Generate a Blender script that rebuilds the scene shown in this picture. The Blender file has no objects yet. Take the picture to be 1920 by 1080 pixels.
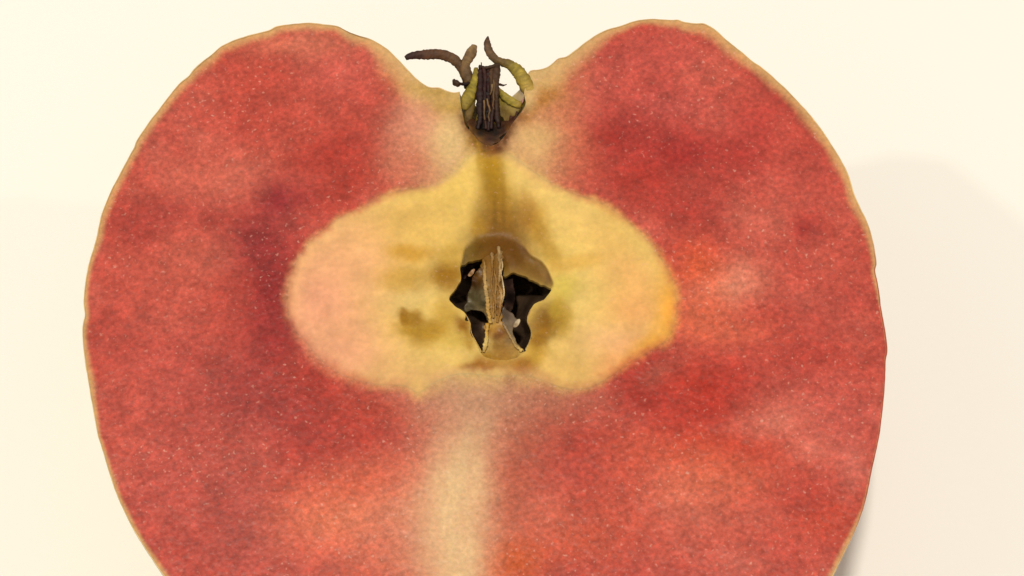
import bpy, math, random
import numpy as np
from mathutils import Vector

rng = np.random.default_rng(7)
random.seed(7)
scene = bpy.context.scene
MM = 0.001

# ------------------------------------------------------------------ camera
H = 0.0365                       # height of the cut face above the table
TILT = math.radians(25.0)        # camera leans towards the stem side of the apple
DIST = 0.22                      # camera to the middle of the cut face
FRAME_W = 0.096                  # width of the frame on the cut face
cam_d = bpy.data.cameras.new("camera")
cam = bpy.data.objects.new("camera", cam_d)
scene.collection.objects.link(cam)
FWD = np.array([0.0, math.sin(TILT), -math.cos(TILT)])
UPV = np.array([0.0, math.cos(TILT), math.sin(TILT)])
CAM = np.array([0.0, 0.0, H]) - FWD * DIST
cam.location = CAM
cam.rotation_euler = (TILT, 0, 0)
cam_d.sensor_width = 36.0
cam_d.lens = 36.0 * DIST / FRAME_W
cam_d.clip_start = 0.01
cam_d.clip_end = 20.0
scene.camera = cam

def unproject(px, py, z):
    """photo pixel (1920 x 1080) -> point on the horizontal plane z"""
    px = np.asarray(px, float); py = np.asarray(py, float)
    k = FRAME_W / 1920.0 / DIST
    dx = (px - 960.0) * k
    dy = -(py - 540.0) * k
    d = FWD[None, :] + np.stack([dx.ravel(), np.zeros(dx.size), np.zeros(dx.size)], 1) + dy.ravel()[:, None] * UPV[None, :]
    t = (np.broadcast_to(np.asarray(z, float).ravel(), (dx.size,)) - CAM[2]) / d[:, 2]
    return CAM[None, :] + d * t[:, None]

def U(px, py, z=None):
    return unproject([px], [py], [H if z is None else z])[0]

# ------------------------------------------------------------------ light (indoor, warm room light)
GAIN = np.array([1.23, 1.155, 0.985])        # radiance of a perfectly white table, per channel
F_WORLD, F_CEIL, F_KEY, F_SIDE = 0.33, 0.553, 0.08, 0.037
world = bpy.data.worlds.new("World")
scene.world = world
world.use_nodes = True
wb = world.node_tree.nodes["Background"]
wb.inputs[0].default_value = (*(GAIN / GAIN[0]), 1)
wb.inputs[1].default_value = F_WORLD * GAIN[0]

def lamp(name, loc, aim, size, frac):
    ld = bpy.data.lights.new(name, 'AREA')
    ld.shape = 'DISK'
    ld.size = size
    loc = np.array(loc); v = np.array(aim) - loc
    d = np.linalg.norm(v); cosn = -v[2] / d
    ld.energy = frac * GAIN[0] * math.pi ** 2 * d * d / cosn
    ld.color = tuple(GAIN / GAIN[0])
    o = bpy.data.objects.new(name, ld)
    scene.collection.objects.link(o)
    o.location = loc
    o.rotation_euler = Vector(v).to_track_quat('-Z', 'Y').to_euler()
    return o

mid = np.array([0.0, 0.0, H])
lamp("ceiling_lamp", (-0.155, -0.22, 2.0), mid, 0.13, F_CEIL)
kd = U(1230, 37) - U(1690, 310, 0.0); kd /= np.linalg.norm(kd)
lamp("pendant_lamp", mid + kd * 1.6, mid, 0.075, F_KEY)
sd = U(580, 43) - U(40, 388, 0.0); sd /= np.linalg.norm(sd)
lamp("far_pendant_lamp", mid + sd * 2.0, mid, 0.07, F_SIDE)

scene.view_settings.view_transform = 'Standard'
scene.view_settings.look = 'None'
scene.view_settings.exposure = 0.0
scene.view_settings.gamma = 1.0
scene.view_settings.use_curve_mapping = False
scene.cycles.use_denoising = True
scene.cycles.max_bounces = 8

# ------------------------------------------------------------------ numeric helpers
def lin(c):
    c = np.asarray(c, float) / 255.0
    return np.where(c <= 0.04045, c / 12.92, ((c + 0.055) / 1.055) ** 2.4)

SPEC = np.array([0.018, 0.018, 0.014])
def alb(c):
    """photographed colour -> surface colour under the light above"""
    return np.clip((lin(c) - SPEC) / GAIN, 0.004, 0.9)

def vnoise(x, y, s, seed):
    r = np.random.default_rng(seed)
    n = 256
    L = r.random((n, n))
    u = x / s + 1000.0; v = y / s + 1000.0
    iu = np.floor(u).astype(int); iv = np.floor(v).astype(int)
    fu = u - iu; fv = v - iv
    fu = fu * fu * (3 - 2 * fu); fv = fv * fv * (3 - 2 * fv)
    a = L[iu % n, iv % n]; b = L[(iu + 1) % n, iv % n]
    c = L[iu % n, (iv + 1) % n]; d = L[(iu + 1) % n, (iv + 1) % n]
    return (a * (1 - fu) + b * fu) * (1 - fv) + (c * (1 - fu) + d * fu) * fv

def fbm(x, y, s, seed, octs=4, gain=0.55):
    t = 0; a = 1.0; w = 0
    for i in range(octs):
        ang = 0.6 * i
        xr = x * math.cos(ang) - y * math.sin(ang); yr = x * math.sin(ang) + y * math.cos(ang)
        t = t + a * vnoise(xr, yr, s / 2 ** i, seed + i); w += a; a *= gain
    return t / w * 2 - 1

def sstep(a, b, x):
    t = np.clip((x - a) / (b - a), 0, 1)
    return t * t * (3 - 2 * t)

def mixc(c, col, w):
    return c * (1 - w[..., None]) + col * w[..., None]

def resample(pts, step, closed=True):
    """Catmull-Rom through the points, then even steps"""
    p = np.array(pts, float)
    n = len(p); out = []
    rngi = range(n if closed else n - 1)
    for i in rngi:
        if closed:
            a, b, c, d = p[(i - 1) % n], p[i], p[(i + 1) % n], p[(i + 2) % n]
        else:
            a, b, c, d = p[max(i - 1, 0)], p[i], p[i + 1], p[min(i + 2, n - 1)]
        for t in np.linspace(0, 1, 9)[:-1]:
            out.append(0.5 * ((2 * b) + (c - a) * t + (2 * a - 5 * b + 4 * c - d) * t * t + (3 * b - a - 3 * c + d) * t ** 3))
    if not closed:
        out.append(p[-1])
    o = np.array(out)
    if closed:
        o = np.vstack([o, o[:1]])
    L = np.r_[0, np.cumsum(np.linalg.norm(np.diff(o[:, :2], axis=0), axis=1))]
    m = max(4, int(round(L[-1] / step)))
    s = np.linspace(0, L[-1], m + 1)
    if closed:
        s = s[:-1]
    return np.stack([np.interp(s, L, o[:, k]) for k in range(o.shape[1])], 1)

def inside(poly, x, y):
    res = np.zeros(x.shape, bool)
    n = len(poly)
    for i in range(n):
        x0, y0 = poly[i]; x1, y1 = poly[(i + 1) % n]
        if y0 == y1:
            continue
        m = ((y0 > y) != (y1 > y))
        if m.any():
            res ^= m & (x < (x1 - x0) * (y - y0) / (y1 - y0) + x0)
    return res

def nearest(poly, x, y, closed=True):
    """distance, nearest point and index parameter along a polyline"""
    best = np.full(x.shape, 1e18); bx = np.zeros(x.shape); by = np.zeros(x.shape); bi = np.zeros(x.shape)
    n = len(poly)
    for i in range(n if closed else n - 1):
        x0, y0 = poly[i]; x1, y1 = poly[(i + 1) % n]
        dx, dy = x1 - x0, y1 - y0
        t = np.clip(((x - x0) * dx + (y - y0) * dy) / max(dx * dx + dy * dy, 1e-12), 0, 1)
        qx = x0 + t * dx; qy = y0 + t * dy
        d = (x - qx) ** 2 + (y - qy) ** 2
        m = d < best
        best = np.where(m, d, best); bx = np.where(m, qx, bx); by = np.where(m, qy, by); bi = np.where(m, i + t, bi)
    return np.sqrt(best), bx, by, bi

# ------------------------------------------------------------------ mesh helpers
def new_mesh(name, co, faces, mat, parent, col=None, smooth=True):
    """faces: array (n,4) or list of arrays; col: linear rgb per vertex"""
    me = bpy.data.meshes.new(name)
    co = np.asarray(co, np.float32)
    me.vertices.add(len(co)); me.vertices.foreach_set("co", co.ravel())
    if isinstance(faces, np.ndarray):
        faces = [faces]
    loops = np.concatenate([f.ravel() for f in faces]).astype(np.int32)
    tot = np.concatenate([np.full(len(f), f.shape[1]) for f in faces]).astype(np.int32)
    start = np.r_[0, np.cumsum(tot)[:-1]].astype(np.int32)
    me.loops.add(len(loops)); me.loops.foreach_set("vertex_index", loops)
    me.polygons.add(len(tot)); me.polygons.foreach_set("loop_start", start)
    me.polygons.foreach_set("use_smooth", np.full(len(tot), smooth))
    me.update(calc_edges=True); me.validate()
    if col is not None:
        at = me.attributes.new("pigment", 'FLOAT_COLOR', 'POINT')
        c4 = np.ones((len(co), 4), np.float32); c4[:, :3] = col; c4[:, 3] = 1 - 0.5 * sstep(0.12, 0.38, np.asarray(col)[:, 1])
        at.data.foreach_set("color", c4.ravel())
    me.materials.append(mat)
    o = bpy.data.objects.new(name, me)
    scene.collection.objects.link(o)
    o.parent = parent
    return o

def grid_region(poly, holes, cell):
    """quads filling a pixel polygon, its border vertices snapped to the outlines"""
    poly = np.asarray(poly)[:, :2]
    x0, y0 = poly.min(0) - 2 * cell; x1, y1 = poly.max(0) + 2 * cell
    nx = int((x1 - x0) / cell) + 1; ny = int((y1 - y0) / cell) + 1
    gx, gy = np.meshgrid(x0 + np.arange(nx + 1) * cell, y0 + np.arange(ny + 1) * cell, indexing='ij')
    cx = gx[:-1, :-1] + cell / 2; cy = gy[:-1, :-1] + cell / 2
    lab = inside(poly, cx, cy).astype(int)
    for k, h in enumerate(holes):
        lab[inside(np.asarray(h)[:, :2], cx, cy)] = 0
    pad = np.zeros((nx + 2, ny + 2), int); pad[1:-1, 1:-1] = lab
    quad = np.stack([pad[:-1, :-1], pad[1:, :-1], pad[:-1, 1:], pad[1:, 1:]])
    bord = quad.min(0) != quad.max(0)
    lines = [poly] + [np.asarray(h)[:, :2] for h in holes]
    bx = gx[bord]; by = gy[bord]
    bd = np.full(bx.shape, 1e9); sx = bx.copy(); sy = by.copy()
    for l in lines:
        d, qx, qy, _ = nearest(l, bx, by)
        m = d < bd
        bd = np.where(m, d, bd); sx = np.where(m, qx, sx); sy = np.where(m, qy, sy)
    gx[bord] = sx; gy[bord] = sy
    idx = np.arange((nx + 1) * (ny + 1)).reshape(nx + 1, ny + 1)
    I, J = np.nonzero(lab)
    q = np.stack([idx[I, J], idx[I, J + 1], idx[I + 1, J + 1], idx[I + 1, J]], 1)   # pixel y runs down -> this order faces up
    used = np.unique(q)
    remap = np.full(idx.size, -1); remap[used] = np.arange(len(used))
    q = remap[q]
    vx = gx.ravel()[used]; vy = gy.ravel()[used]
    return vx, vy, q

def border_edges(q):
    e = np.concatenate([q[:, [0, 1]], q[:, [1, 2]], q[:, [2, 3]], q[:, [3, 0]]])
    key = np.sort(e, 1)
    k = key[:, 0].astype(np.int64) * (q.max() + 1) + key[:, 1]
    _, inv, cnt = np.unique(k, return_inverse=True, return_counts=True)
    return e[cnt[inv] == 1]

def slab(name, vx, vy, q, z, thick, mat, parent, col, bottom=False):
    """top sheet + a wall hanging from its border (+ underside)"""
    co = unproject(vx, vy, z)
    n = len(co)
    be = border_edges(q)
    bv = np.unique(be)
    mp = np.full(n, -1)
    if bottom:
        low = co.copy(); low[:, 2] -= thick
        co2 = np.vstack([co, low]); col2 = np.vstack([col, col])
        wall = np.stack([be[:, 1], be[:, 0], be[:, 0] + n, be[:, 1] + n], 1)
        fs = [q, wall, q[:, ::-1] + n]
    else:
        mp[bv] = n + np.arange(len(bv))
        low = co[bv].copy(); low[:, 2] -= thick
        co2 = np.vstack([co, low]); col2 = np.vstack([col, col[bv]])
        wall = np.stack([be[:, 1], be[:, 0], mp[be[:, 0]], mp[be[:, 1]]], 1)
        fs = [q, wall]
    return new_mesh(name, co2, np.concatenate(fs), mat, parent, col2)

def sweep(name, path, mat, parent, cols, flat=0.5, seg=10, step=3.0, jag=0.0, seed=1, wander=0.0):
    """tapered blade or filament; path rows: px, py, half width px, height mm above the cut face"""
    p = resample(path, step, closed=False)
    c = np.array(cols, float)
    if wander:
        rw = np.random.default_rng(seed + 900)
        p[:, 0] += wander * np.interp(np.arange(len(p)), np.arange(0, len(p) + 4, 4), rw.normal(size=len(np.arange(0, len(p) + 4, 4))))
    t = np.linspace(0, 1, len(p))
    cc = np.stack([np.interp(t, np.linspace(0, 1, len(c)), c[:, k]) for k in range(3)], 1)
    r = np.random.default_rng(seed)
    ctr = unproject(p[:, 0], p[:, 1], H + p[:, 3] * MM)
    hw = np.maximum(p[:, 2] * FRAME_W / 1920.0, 2e-5)
    if jag:
        hw = hw * (1 + jag * (r.random(len(hw)) - 0.5))
    tang = np.gradient(ctr, axis=0); tang /= np.linalg.norm(tang, axis=1)[:, None] + 1e-12
    view = ctr - CAM; view /= np.linalg.norm(view, axis=1)[:, None]
    nrm = np.array([0.0, -math.sin(TILT), math.cos(TILT)])
    side = np.cross(tang, nrm); side /= np.linalg.norm(side, axis=1)[:, None] + 1e-12
    up = np.cross(side, tang)
    a = np.linspace(0, 2 * math.pi, seg, endpoint=False)
    wob = (1 + 0.10 * np.cos(3 * a + 0.8))[None, :] + 0.16 * (r.random((len(p), seg)) - 0.5)
    co = ctr[:, None, :] + (np.cos(a)[None, :, None] * side[:, None, :] + flat * np.sin(a)[None, :, None] * up[:, None, :]) * (hw[:, None] * wob)[..., None]
    m = len(p)
    col = np.repeat(alb(cc)[:, None, :], seg, 1) * (0.72 + 0.56 * r.random((m, seg, 1)) * (0.5 + 0.5 * r.random((1, seg, 1))))
    co = co.reshape(-1, 3); col = col.reshape(-1, 3)
    idx = np.arange(m * seg).reshape(m, seg)
    q = np.stack([idx[:-1], np.roll(idx[:-1], -1, 1), np.roll(idx[1:], -1, 1), idx[1:]], -1).reshape(-1, 4)
    e0 = len(co)
    co = np.vstack([co, ctr[0], ctr[-1]]); col = np.vstack([col, col[0], col[-1]])
    tri = np.concatenate([np.stack([np.full(seg, e0), np.roll(idx[0], -1), idx[0]], 1),
                          np.stack([np.full(seg, e0 + 1), idx[-1], np.roll(idx[-1], -1)], 1)])
    return new_mesh(name, co, [q, tri], mat, parent, col)

# ------------------------------------------------------------------ materials
def mat_base(name):
    m = bpy.data.materials.new(name)
    m.use_nodes = True
    nt = m.node_tree
    b = nt.nodes["Principled BSDF"]
    return m, nt, b

def node(nt, t, **kw):
    n = nt.nodes.new(t)
    for k, v in kw.items():
        setattr(n, k, v)
    return n

def flesh_material(name, grain=1.0, rough=0.33, bump=1.0, sss=0.55, spec=0.5):
    m, nt, b = mat_base(name)
    at = node(nt, 'ShaderNodeAttribute', attribute_name="pigment")
    tc = node(nt, 'ShaderNodeTexCoord')
    mp = node(nt, 'ShaderNodeMapping')
    mp.inputs['Rotation'].default_value = (0, 0, math.radians(-25))
    mp.inputs['Scale'].default_value = (1.0, 1.0, 1.0)
    nt.links.new(tc.outputs['Object'], mp.inputs['Vector'])
    # cell grain: pigment a little thinner and thicker from cell to cell
    n1 = node(nt, 'ShaderNodeTexNoise'); n1.inputs['Scale'].default_value = 2200; n1.inputs['Detail'].default_value = 3.0; n1.inputs['Roughness'].default_value = 0.65
    n2 = node(nt, 'ShaderNodeTexNoise'); n2.inputs['Scale'].default_value = 620; n2.inputs['Detail'].default_value = 3.0
    nt.links.new(mp.outputs[0], n1.inputs['Vector']); nt.links.new(tc.outputs['Object'], n2.inputs['Vector'])
    r1 = node(nt, 'ShaderNodeMapRange'); r1.inputs['From Min'].default_value = 0.3; r1.inputs['From Max'].default_value = 0.7
    r1.inputs['To Min'].default_value = 1 - 0.25 * grain; r1.inputs['To Max'].default_value = 1 + 0.25 * grain
    r2 = node(nt, 'ShaderNodeMapRange'); r2.inputs['From Min'].default_value = 0.3; r2.inputs['From Max'].default_value = 0.7
    r2.inputs['To Min'].default_value = 1 - 0.08 * grain; r2.inputs['To Max'].default_value = 1 + 0.08 * grain
    nt.links.new(n1.outputs['Fac'], r1.inputs['Value']); nt.links.new(n2.outputs['Fac'], r2.inputs['Value'])
    mu = node(nt, 'ShaderNodeMath', operation='MULTIPLY')
    nt.links.new(r1.outputs[0], mu.inputs[0]); nt.links.new(r2.outputs[0], mu.inputs[1])
    vm = node(nt, 'ShaderNodeVectorMath', operation='SCALE')
    m1 = node(nt, 'ShaderNodeMath', operation='SUBTRACT'); m1.inputs[1].default_value = 1.0
    nt.links.new(mu.outputs[0], m1.inputs[0])
    m2 = node(nt, 'ShaderNodeMath', operation='MULTIPLY_ADD'); m2.inputs[2].default_value = 1.0
    nt.links.new(m1.outputs[0], m2.inputs[0]); nt.links.new(at.outputs['Alpha'], m2.inputs[1])
    nt.links.new(at.outputs['Color'], vm.inputs[0]); nt.links.new(m2.outputs[0], vm.inputs['Scale'])
    # pale flecks of burst cells: wet glints painted into the colour
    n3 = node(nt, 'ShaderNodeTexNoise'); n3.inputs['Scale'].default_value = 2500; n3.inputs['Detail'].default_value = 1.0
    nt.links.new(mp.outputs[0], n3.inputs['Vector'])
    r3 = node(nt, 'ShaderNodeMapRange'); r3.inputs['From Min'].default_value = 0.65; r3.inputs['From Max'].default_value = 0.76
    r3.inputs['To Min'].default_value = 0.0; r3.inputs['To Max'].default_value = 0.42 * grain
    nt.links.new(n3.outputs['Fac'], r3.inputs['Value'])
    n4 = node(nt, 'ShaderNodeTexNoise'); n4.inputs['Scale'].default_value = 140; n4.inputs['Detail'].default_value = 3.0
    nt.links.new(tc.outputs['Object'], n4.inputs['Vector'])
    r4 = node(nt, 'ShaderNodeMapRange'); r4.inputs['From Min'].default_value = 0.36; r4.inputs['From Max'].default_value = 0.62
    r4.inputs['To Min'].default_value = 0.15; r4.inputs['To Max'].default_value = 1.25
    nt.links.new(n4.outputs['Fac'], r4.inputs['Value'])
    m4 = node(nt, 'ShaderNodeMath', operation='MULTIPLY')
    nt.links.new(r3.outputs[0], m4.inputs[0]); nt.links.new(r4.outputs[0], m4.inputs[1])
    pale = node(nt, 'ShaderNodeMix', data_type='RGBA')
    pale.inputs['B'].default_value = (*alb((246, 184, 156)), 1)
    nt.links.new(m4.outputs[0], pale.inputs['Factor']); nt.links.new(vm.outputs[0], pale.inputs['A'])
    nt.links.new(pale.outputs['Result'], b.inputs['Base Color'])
    # wet broken cells: random facets
    vo = node(nt, 'ShaderNodeTexVoronoi'); vo.inputs['Scale'].default_value = 2200; vo.inputs['Randomness'].default_value = 1.0
    nt.links.new(mp.outputs[0], vo.inputs['Vector'])
    nb = node(nt, 'ShaderNodeTexNoise'); nb.inputs['Scale'].default_value = 1500; nb.inputs['Detail'].default_value = 4.0; nb.inputs['Roughness'].default_value = 0.7
    nt.links.new(tc.outputs['Object'], nb.inputs['Vector'])
    ad = node(nt, 'ShaderNodeMath', operation='MULTIPLY_ADD'); ad.inputs[1].default_value = -0.7
    nt.links.new(vo.outputs['Distance'], ad.inputs[0]); nt.links.new(nb.outputs['Fac'], ad.inputs[2])
    bp = node(nt, 'ShaderNodeBump'); bp.inputs['Strength'].default_value = 0.10 * bump; bp.inputs['Distance'].default_value = 0.00022
    nt.links.new(ad.outputs[0], bp.inputs['Height']); nt.links.new(bp.outputs[0], b.inputs['Normal'])
    b.inputs['Roughness'].default_value = rough
    b.inputs['IOR'].default_value = 1.36
    b.inputs['Subsurface Weight'].default_value = sss
    b.inputs['Specular IOR Level'].default_value = spec
    b.inputs['Subsurface Radius'].default_value = (1.0, 0.45, 0.3)
    b.inputs['Subsurface Scale'].default_value = 0.0007
    # thin film of juice over the broken cells: sparkles where a droplet faces a lamp
    nd = node(nt, 'ShaderNodeTexNoise'); nd.inputs['Scale'].default_value = 2300; nd.inputs['Detail'].default_value = 2.0
    nt.links.new(mp.outputs[0], nd.inputs['Vector'])
    bd_ = node(nt, 'ShaderNodeBump'); bd_.inputs['Strength'].default_value = 1.0; bd_.inputs['Distance'].default_value = 0.00021 * bump
    nt.links.new(nd.outputs['Fac'], bd_.inputs['Height']); nt.links.new(bd_.outputs[0], b.inputs['Coat Normal'])
    b.inputs['Coat Weight'].default_value = 0.13 if spec > 0.4 else 0.06
    b.inputs['Coat Roughness'].default_value = 0.17
    b.inputs['Coat IOR'].default_value = 1.34
    return m

def tissue_material(name, rough=0.4, scale=900, var=0.25, bump=0.4, trans=0.0, streak=1.0):
    m, nt, b = mat_base(name)
    at = node(nt, 'ShaderNodeAttribute', attribute_name="pigment")
    tc = node(nt, 'ShaderNodeTexCoord')
    mp = node(nt, 'ShaderNodeMapping'); mp.inputs['Scale'].default_value = (streak, 1, 1)
    nt.links.new(tc.outputs['Object'], mp.inputs['Vector'])
    n1 = node(nt, 'ShaderNodeTexNoise'); n1.inputs['Scale'].default_value = scale; n1.inputs['Detail'].default_value = 5.0; n1.inputs['Roughness'].default_value = 0.65
    nt.links.new(mp.outputs[0], n1.inputs['Vector'])
    r1 = node(nt, 'ShaderNodeMapRange'); r1.inputs['From Min'].default_value = 0.3; r1.inputs['From Max'].default_value = 0.7
    r1.inputs['To Min'].default_value = 1 - var; r1.inputs['To Max'].default_value = 1 + var
    nt.links.new(n1.outputs['Fac'], r1.inputs['Value'])
    vm = node(nt, 'ShaderNodeVectorMath', operation='SCALE')
    nt.links.new(at.outputs['Color'], vm.inputs[0]); nt.links.new(r1.outputs[0], vm.inputs['Scale'])
    nt.links.new(vm.outputs[0], b.inputs['Base Color'])
    bp = node(nt, 'ShaderNodeBump'); bp.inputs['Strength'].default_value = bump; bp.inputs['Distance'].default_value = 0.0003
    nt.links.new(n1.outputs['Fac'], bp.inputs['Height']); nt.links.new(bp.outputs[0], b.inputs['Normal'])
    b.inputs['Roughness'].default_value = rough
    b.inputs['IOR'].default_value = 1.4
    if trans:
        b.inputs['Transmission Weight'].default_value = 0.0
        b.inputs['Subsurface Weight'].default_value = trans
        b.inputs['Subsurface Radius'].default_value = (1.0, 0.6, 0.3)
        b.inputs['Subsurface Scale'].default_value = 0.0006
    return m

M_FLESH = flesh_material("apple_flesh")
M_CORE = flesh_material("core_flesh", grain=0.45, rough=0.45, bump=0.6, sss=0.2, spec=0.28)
M_MEMB = tissue_material("papery_membrane", rough=0.42, scale=700, var=0.3, bump=0.22)
M_DARK = tissue_material("dark_chamber", rough=0.35, scale=500, var=0.4, bump=0.4)
M_DRY = tissue_material("dried_sepal", rough=0.6, scale=900, var=0.4, bump=0.7)
M_SKIN = tissue_material("apple_skin", rough=0.35, scale=350, var=0.14, bump=0.08)

# ------------------------------------------------------------------ table
def table():
    m, nt, b = mat_base("white_table")
    tc = node(nt, 'ShaderNodeTexCoord')
    n1 = node(nt, 'ShaderNodeTexNoise'); n1.inputs['Scale'].default_value = 16; n1.inputs['Detail'].default_value = 3
    nt.links.new(tc.outputs['Object'], n1.inputs['Vector'])
    cr = node(nt, 'ShaderNodeMix', data_type='RGBA')
    cr.inputs['A'].default_value = (0.872, 0.862, 0.838, 1); cr.inputs['B'].default_value = (0.885, 0.868, 0.848, 1)
    nt.links.new(n1.outputs['Fac'], cr.inputs['Factor']); nt.links.new(cr.outputs['Result'], b.inputs['Base Color'])
    n2 = node(nt, 'ShaderNodeTexNoise'); n2.inputs['Scale'].default_value = 900; n2.inputs['Detail'].default_value = 3
    nt.links.new(tc.outputs['Object'], n2.inputs['Vector'])
    bp = node(nt, 'ShaderNodeBump'); bp.inputs['Strength'].default_value = 0.05; bp.inputs['Distance'].default_value = 0.0002
    nt.links.new(n2.outputs['Fac'], bp.inputs['Height']); nt.links.new(bp.outputs[0], b.inputs['Normal'])
    b.inputs['Roughness'].default_value = 0.75
    b.inputs['Specular IOR Level'].default_value = 0.25
    s, t = 0.7, 0.03
    co = [(-s, -s, -t), (s, -s, -t), (s, s, -t), (-s, s, -t), (-s, -s, 0), (s, -s, 0), (s, s, 0), (-s, s, 0)]
    q = np.array([(3, 2, 1, 0), (4, 5, 6, 7), (0, 1, 5, 4), (1, 2, 6, 5), (2, 3, 7, 6), (3, 0, 4, 7)])
    o = new_mesh("table_top", co, q, m, None, smooth=False)
    o["kind"] = "structure"; o["label"] = "smooth white table top under the halved apple"; o["category"] = "table"
table()

# ------------------------------------------------------------------ traced outlines (photo pixels on the cut face)
LEFT = [(862,172),(850,173.5),(835,169),(822,164),(805,163.5),(790,155),(775,142),(760,126),(745,110),(730,95),(719,87),(707,80),(694,73),(675,67.5),(655,60.5),(640,52.5),(629,48),(610,46),(585,43),(560,44),(540,46),(519,49),(505,56.5),(480,63),(451,71),(429,79.5),(412,89),(399,101),(384,112),(366,127),(354,142),(336,157),(317,180),(299,204),(281,227),(264,252),(255,266),(252,276),(248,283),(240,297),(226,324),(211,352),(200,377),(191,400),(185,425),(180,449),(174,470),(167,493),(162,518),(159,540),(157,567),(159.5,592),(155.5,608),(155,632),(157,657),(160,682),(165,712),(170,742),(176,775),(182,810),(188,830),(196,857),(206,890),(218,925),(230,953),(245,983),(261,1010),(282,1042),(302,1072),(340,1122),(395,1185),(465,1255),(545,1315),(635,1362),(715,1383),(785,1374),(838,1340),(872,1292),(893,1250)]
RIGHT = [(986,190),(983,178),(986,160),(992,134),(1010,131),(1026,126),(1036,119),(1047,109.5),(1060,107),(1071,100),(1084,90),(1101,77),(1119,65),(1140,55),(1164,48.5),(1185,41),(1205,36.8),(1235,36),(1262,38),(1271,36.5),(1280,40.5),(1305,44),(1317,43),(1325,46),(1343,57),(1361,74),(1380,89),(1393,99),(1410,114),(1430,128),(1445,140),(1455,150),(1472,165),(1490,184),(1509,204),(1527,225),(1542,245),(1555,265),(1575,297),(1590,326),(1601,362),(1612,387),(1626,417),(1635,445),(1641,475),(1643.5,496),(1640.5,505),(1645,528),(1648,545),(1652.5,581),(1658,610),(1662.5,640),(1663.5,660),(1660.5,680),(1659,720),(1656,755),(1651,800),(1649,815),(1642,848),(1634,885),(1627,920),(1618,955),(1604,992),(1589,1024),(1576,1050),(1562,1079),(1540,1115),(1490,1175),(1420,1245),(1340,1308),(1250,1358),(1165,1386),(1080,1392),(1005,1374),(952,1338),(916,1290),(895,1252)]
CUP = [(986,190),(984,199),(976,211),(963,228),(953,244),(943,258),(932,268),(918,273),(903,268),(893,258),(883,246),(873,235),(868,215),(864,195),(862,172)]
CORE = [(906,284),(890,286),(872,302),(855,320),(831,340),(803,350),(778,354),(750,359),(720,365),(684,386),(640,408),(602,434),(575,462),(555,494),(543,527),(539,560),(543,595),(556,622),(576,642),(595,667),(620,687),(650,705),(690,717),(725,721),(760,723),(785,735),(810,718),(850,702),(885,700),(920,704),(955,704),(990,702),(1015,712),(1060,727),(1100,727),(1130,713),(1155,697),(1185,677),(1220,656),(1245,640),(1262,610),(1269,570),(1262,532),(1252,505),(1235,480),(1212,450),(1182,420),(1150,394),(1115,376),(1088,368),(1058,356),(1030,342),(1000,322),(975,303),(956,290),(942,283),(925,281)]
HOLLOW = [(884,439),(871,459),(864,488),(861,500),(864,524),(853,540),(841,560),(856,575),(871,586),(872,600),(881,603),(884,625),(893,642),(902,661),(915,671),(945,675),(972,668),(986,657),(993,640),(997,625),(991,606),(989,596),(998,575),(1009,565),(1018,562),(1031,545),(1040,533),(1034,515),(1027,500),(1015,486),(996,475),(987,462),(976,444),(952,431),(915,429),(897,432)]

CAVITY = [(906,473),(897,478),(886,483),(873,491),(862,499),(863,512),(864,524),(853,540),(841,560),(856,575),(871,586),(872,600),(881,603),(884,625),(893,642),(902,661),(915,671),(945,675),(972,668),(986,657),(993,640),(997,625),(991,606),(989,596),(998,575),(1009,565),(1018,562),(1031,545),(1033,539),(1013,526),(995,513),(974,503),(958,499),(946,503),(942,488),(934,466),(920,470)]

def rough_line(line, amp, seed):
    r = np.random.default_rng(seed)
    n = len(line)
    k = r.normal(size=n)
    k = (k + np.roll(k, 1) * 0.8 + np.roll(k, -1) * 0.8)
    t = np.gradient(line[:, :2], axis=0); t /= np.linalg.norm(t, axis=1)[:, None] + 1e-9
    out = line.copy()
    w = np.minimum(np.arange(n), n - 1 - np.arange(n)).clip(0, 4) / 4
    out[:, 0] -= t[:, 1] * k * amp * w; out[:, 1] += t[:, 0] * k * amp * w
    return out
def soften(p):
    o = p.copy(); o[1:-1] = 0.25 * p[:-2] + 0.5 * p[1:-1] + 0.25 * p[2:]
    return o
L_LINE = rough_line(soften(resample(LEFT, 4.0, False)), 0.10, 3)
R_LINE = rough_line(soften(resample(RIGHT, 4.0, False)), 0.10, 4)
C_LINE = resample(CUP, 4.0, False)
OUTLINE = np.vstack([L_LINE[:-1], R_LINE[::-1], C_LINE[1:-1]])
CORE_L = resample(CORE, 5.0)
CAV_L = rough_line(resample(CAVITY, 3.5), 0.5, 5)
HOL_L = resample(HOLLOW, 4.0)

# pale band under the skin: width in pixels along the two sides
LB = [(862,172,30),(790,155,50),(745,110,52),(694,73,34),(629,48,20),(560,44,20),(480,63,24),(384,112,24),(299,204,22),(252,276,20),(200,377,20),(162,518,14),(155,632,14),(165,720,20),(182,810,12),(230,953,14),(302,1072,14),(465,1255,14),(893,1250,20)]
RB = [(986,190,30),(1026,126,60),(1084,90,40),(1140,55,24),(1205,37,16),(1262,38,20),(1325,46,38),(1380,89,34),(1445,140,26),(1509,204,26),(1555,265,34),(1590,326,28),(1626,417,26),(1641,475,18),(1652,581,5),(1660,680,3),(1649,815,3),(1618,955,6),(1604,992,14),(1562,1079,16),(1340,1308,14),(895,1252,20)]

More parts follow.
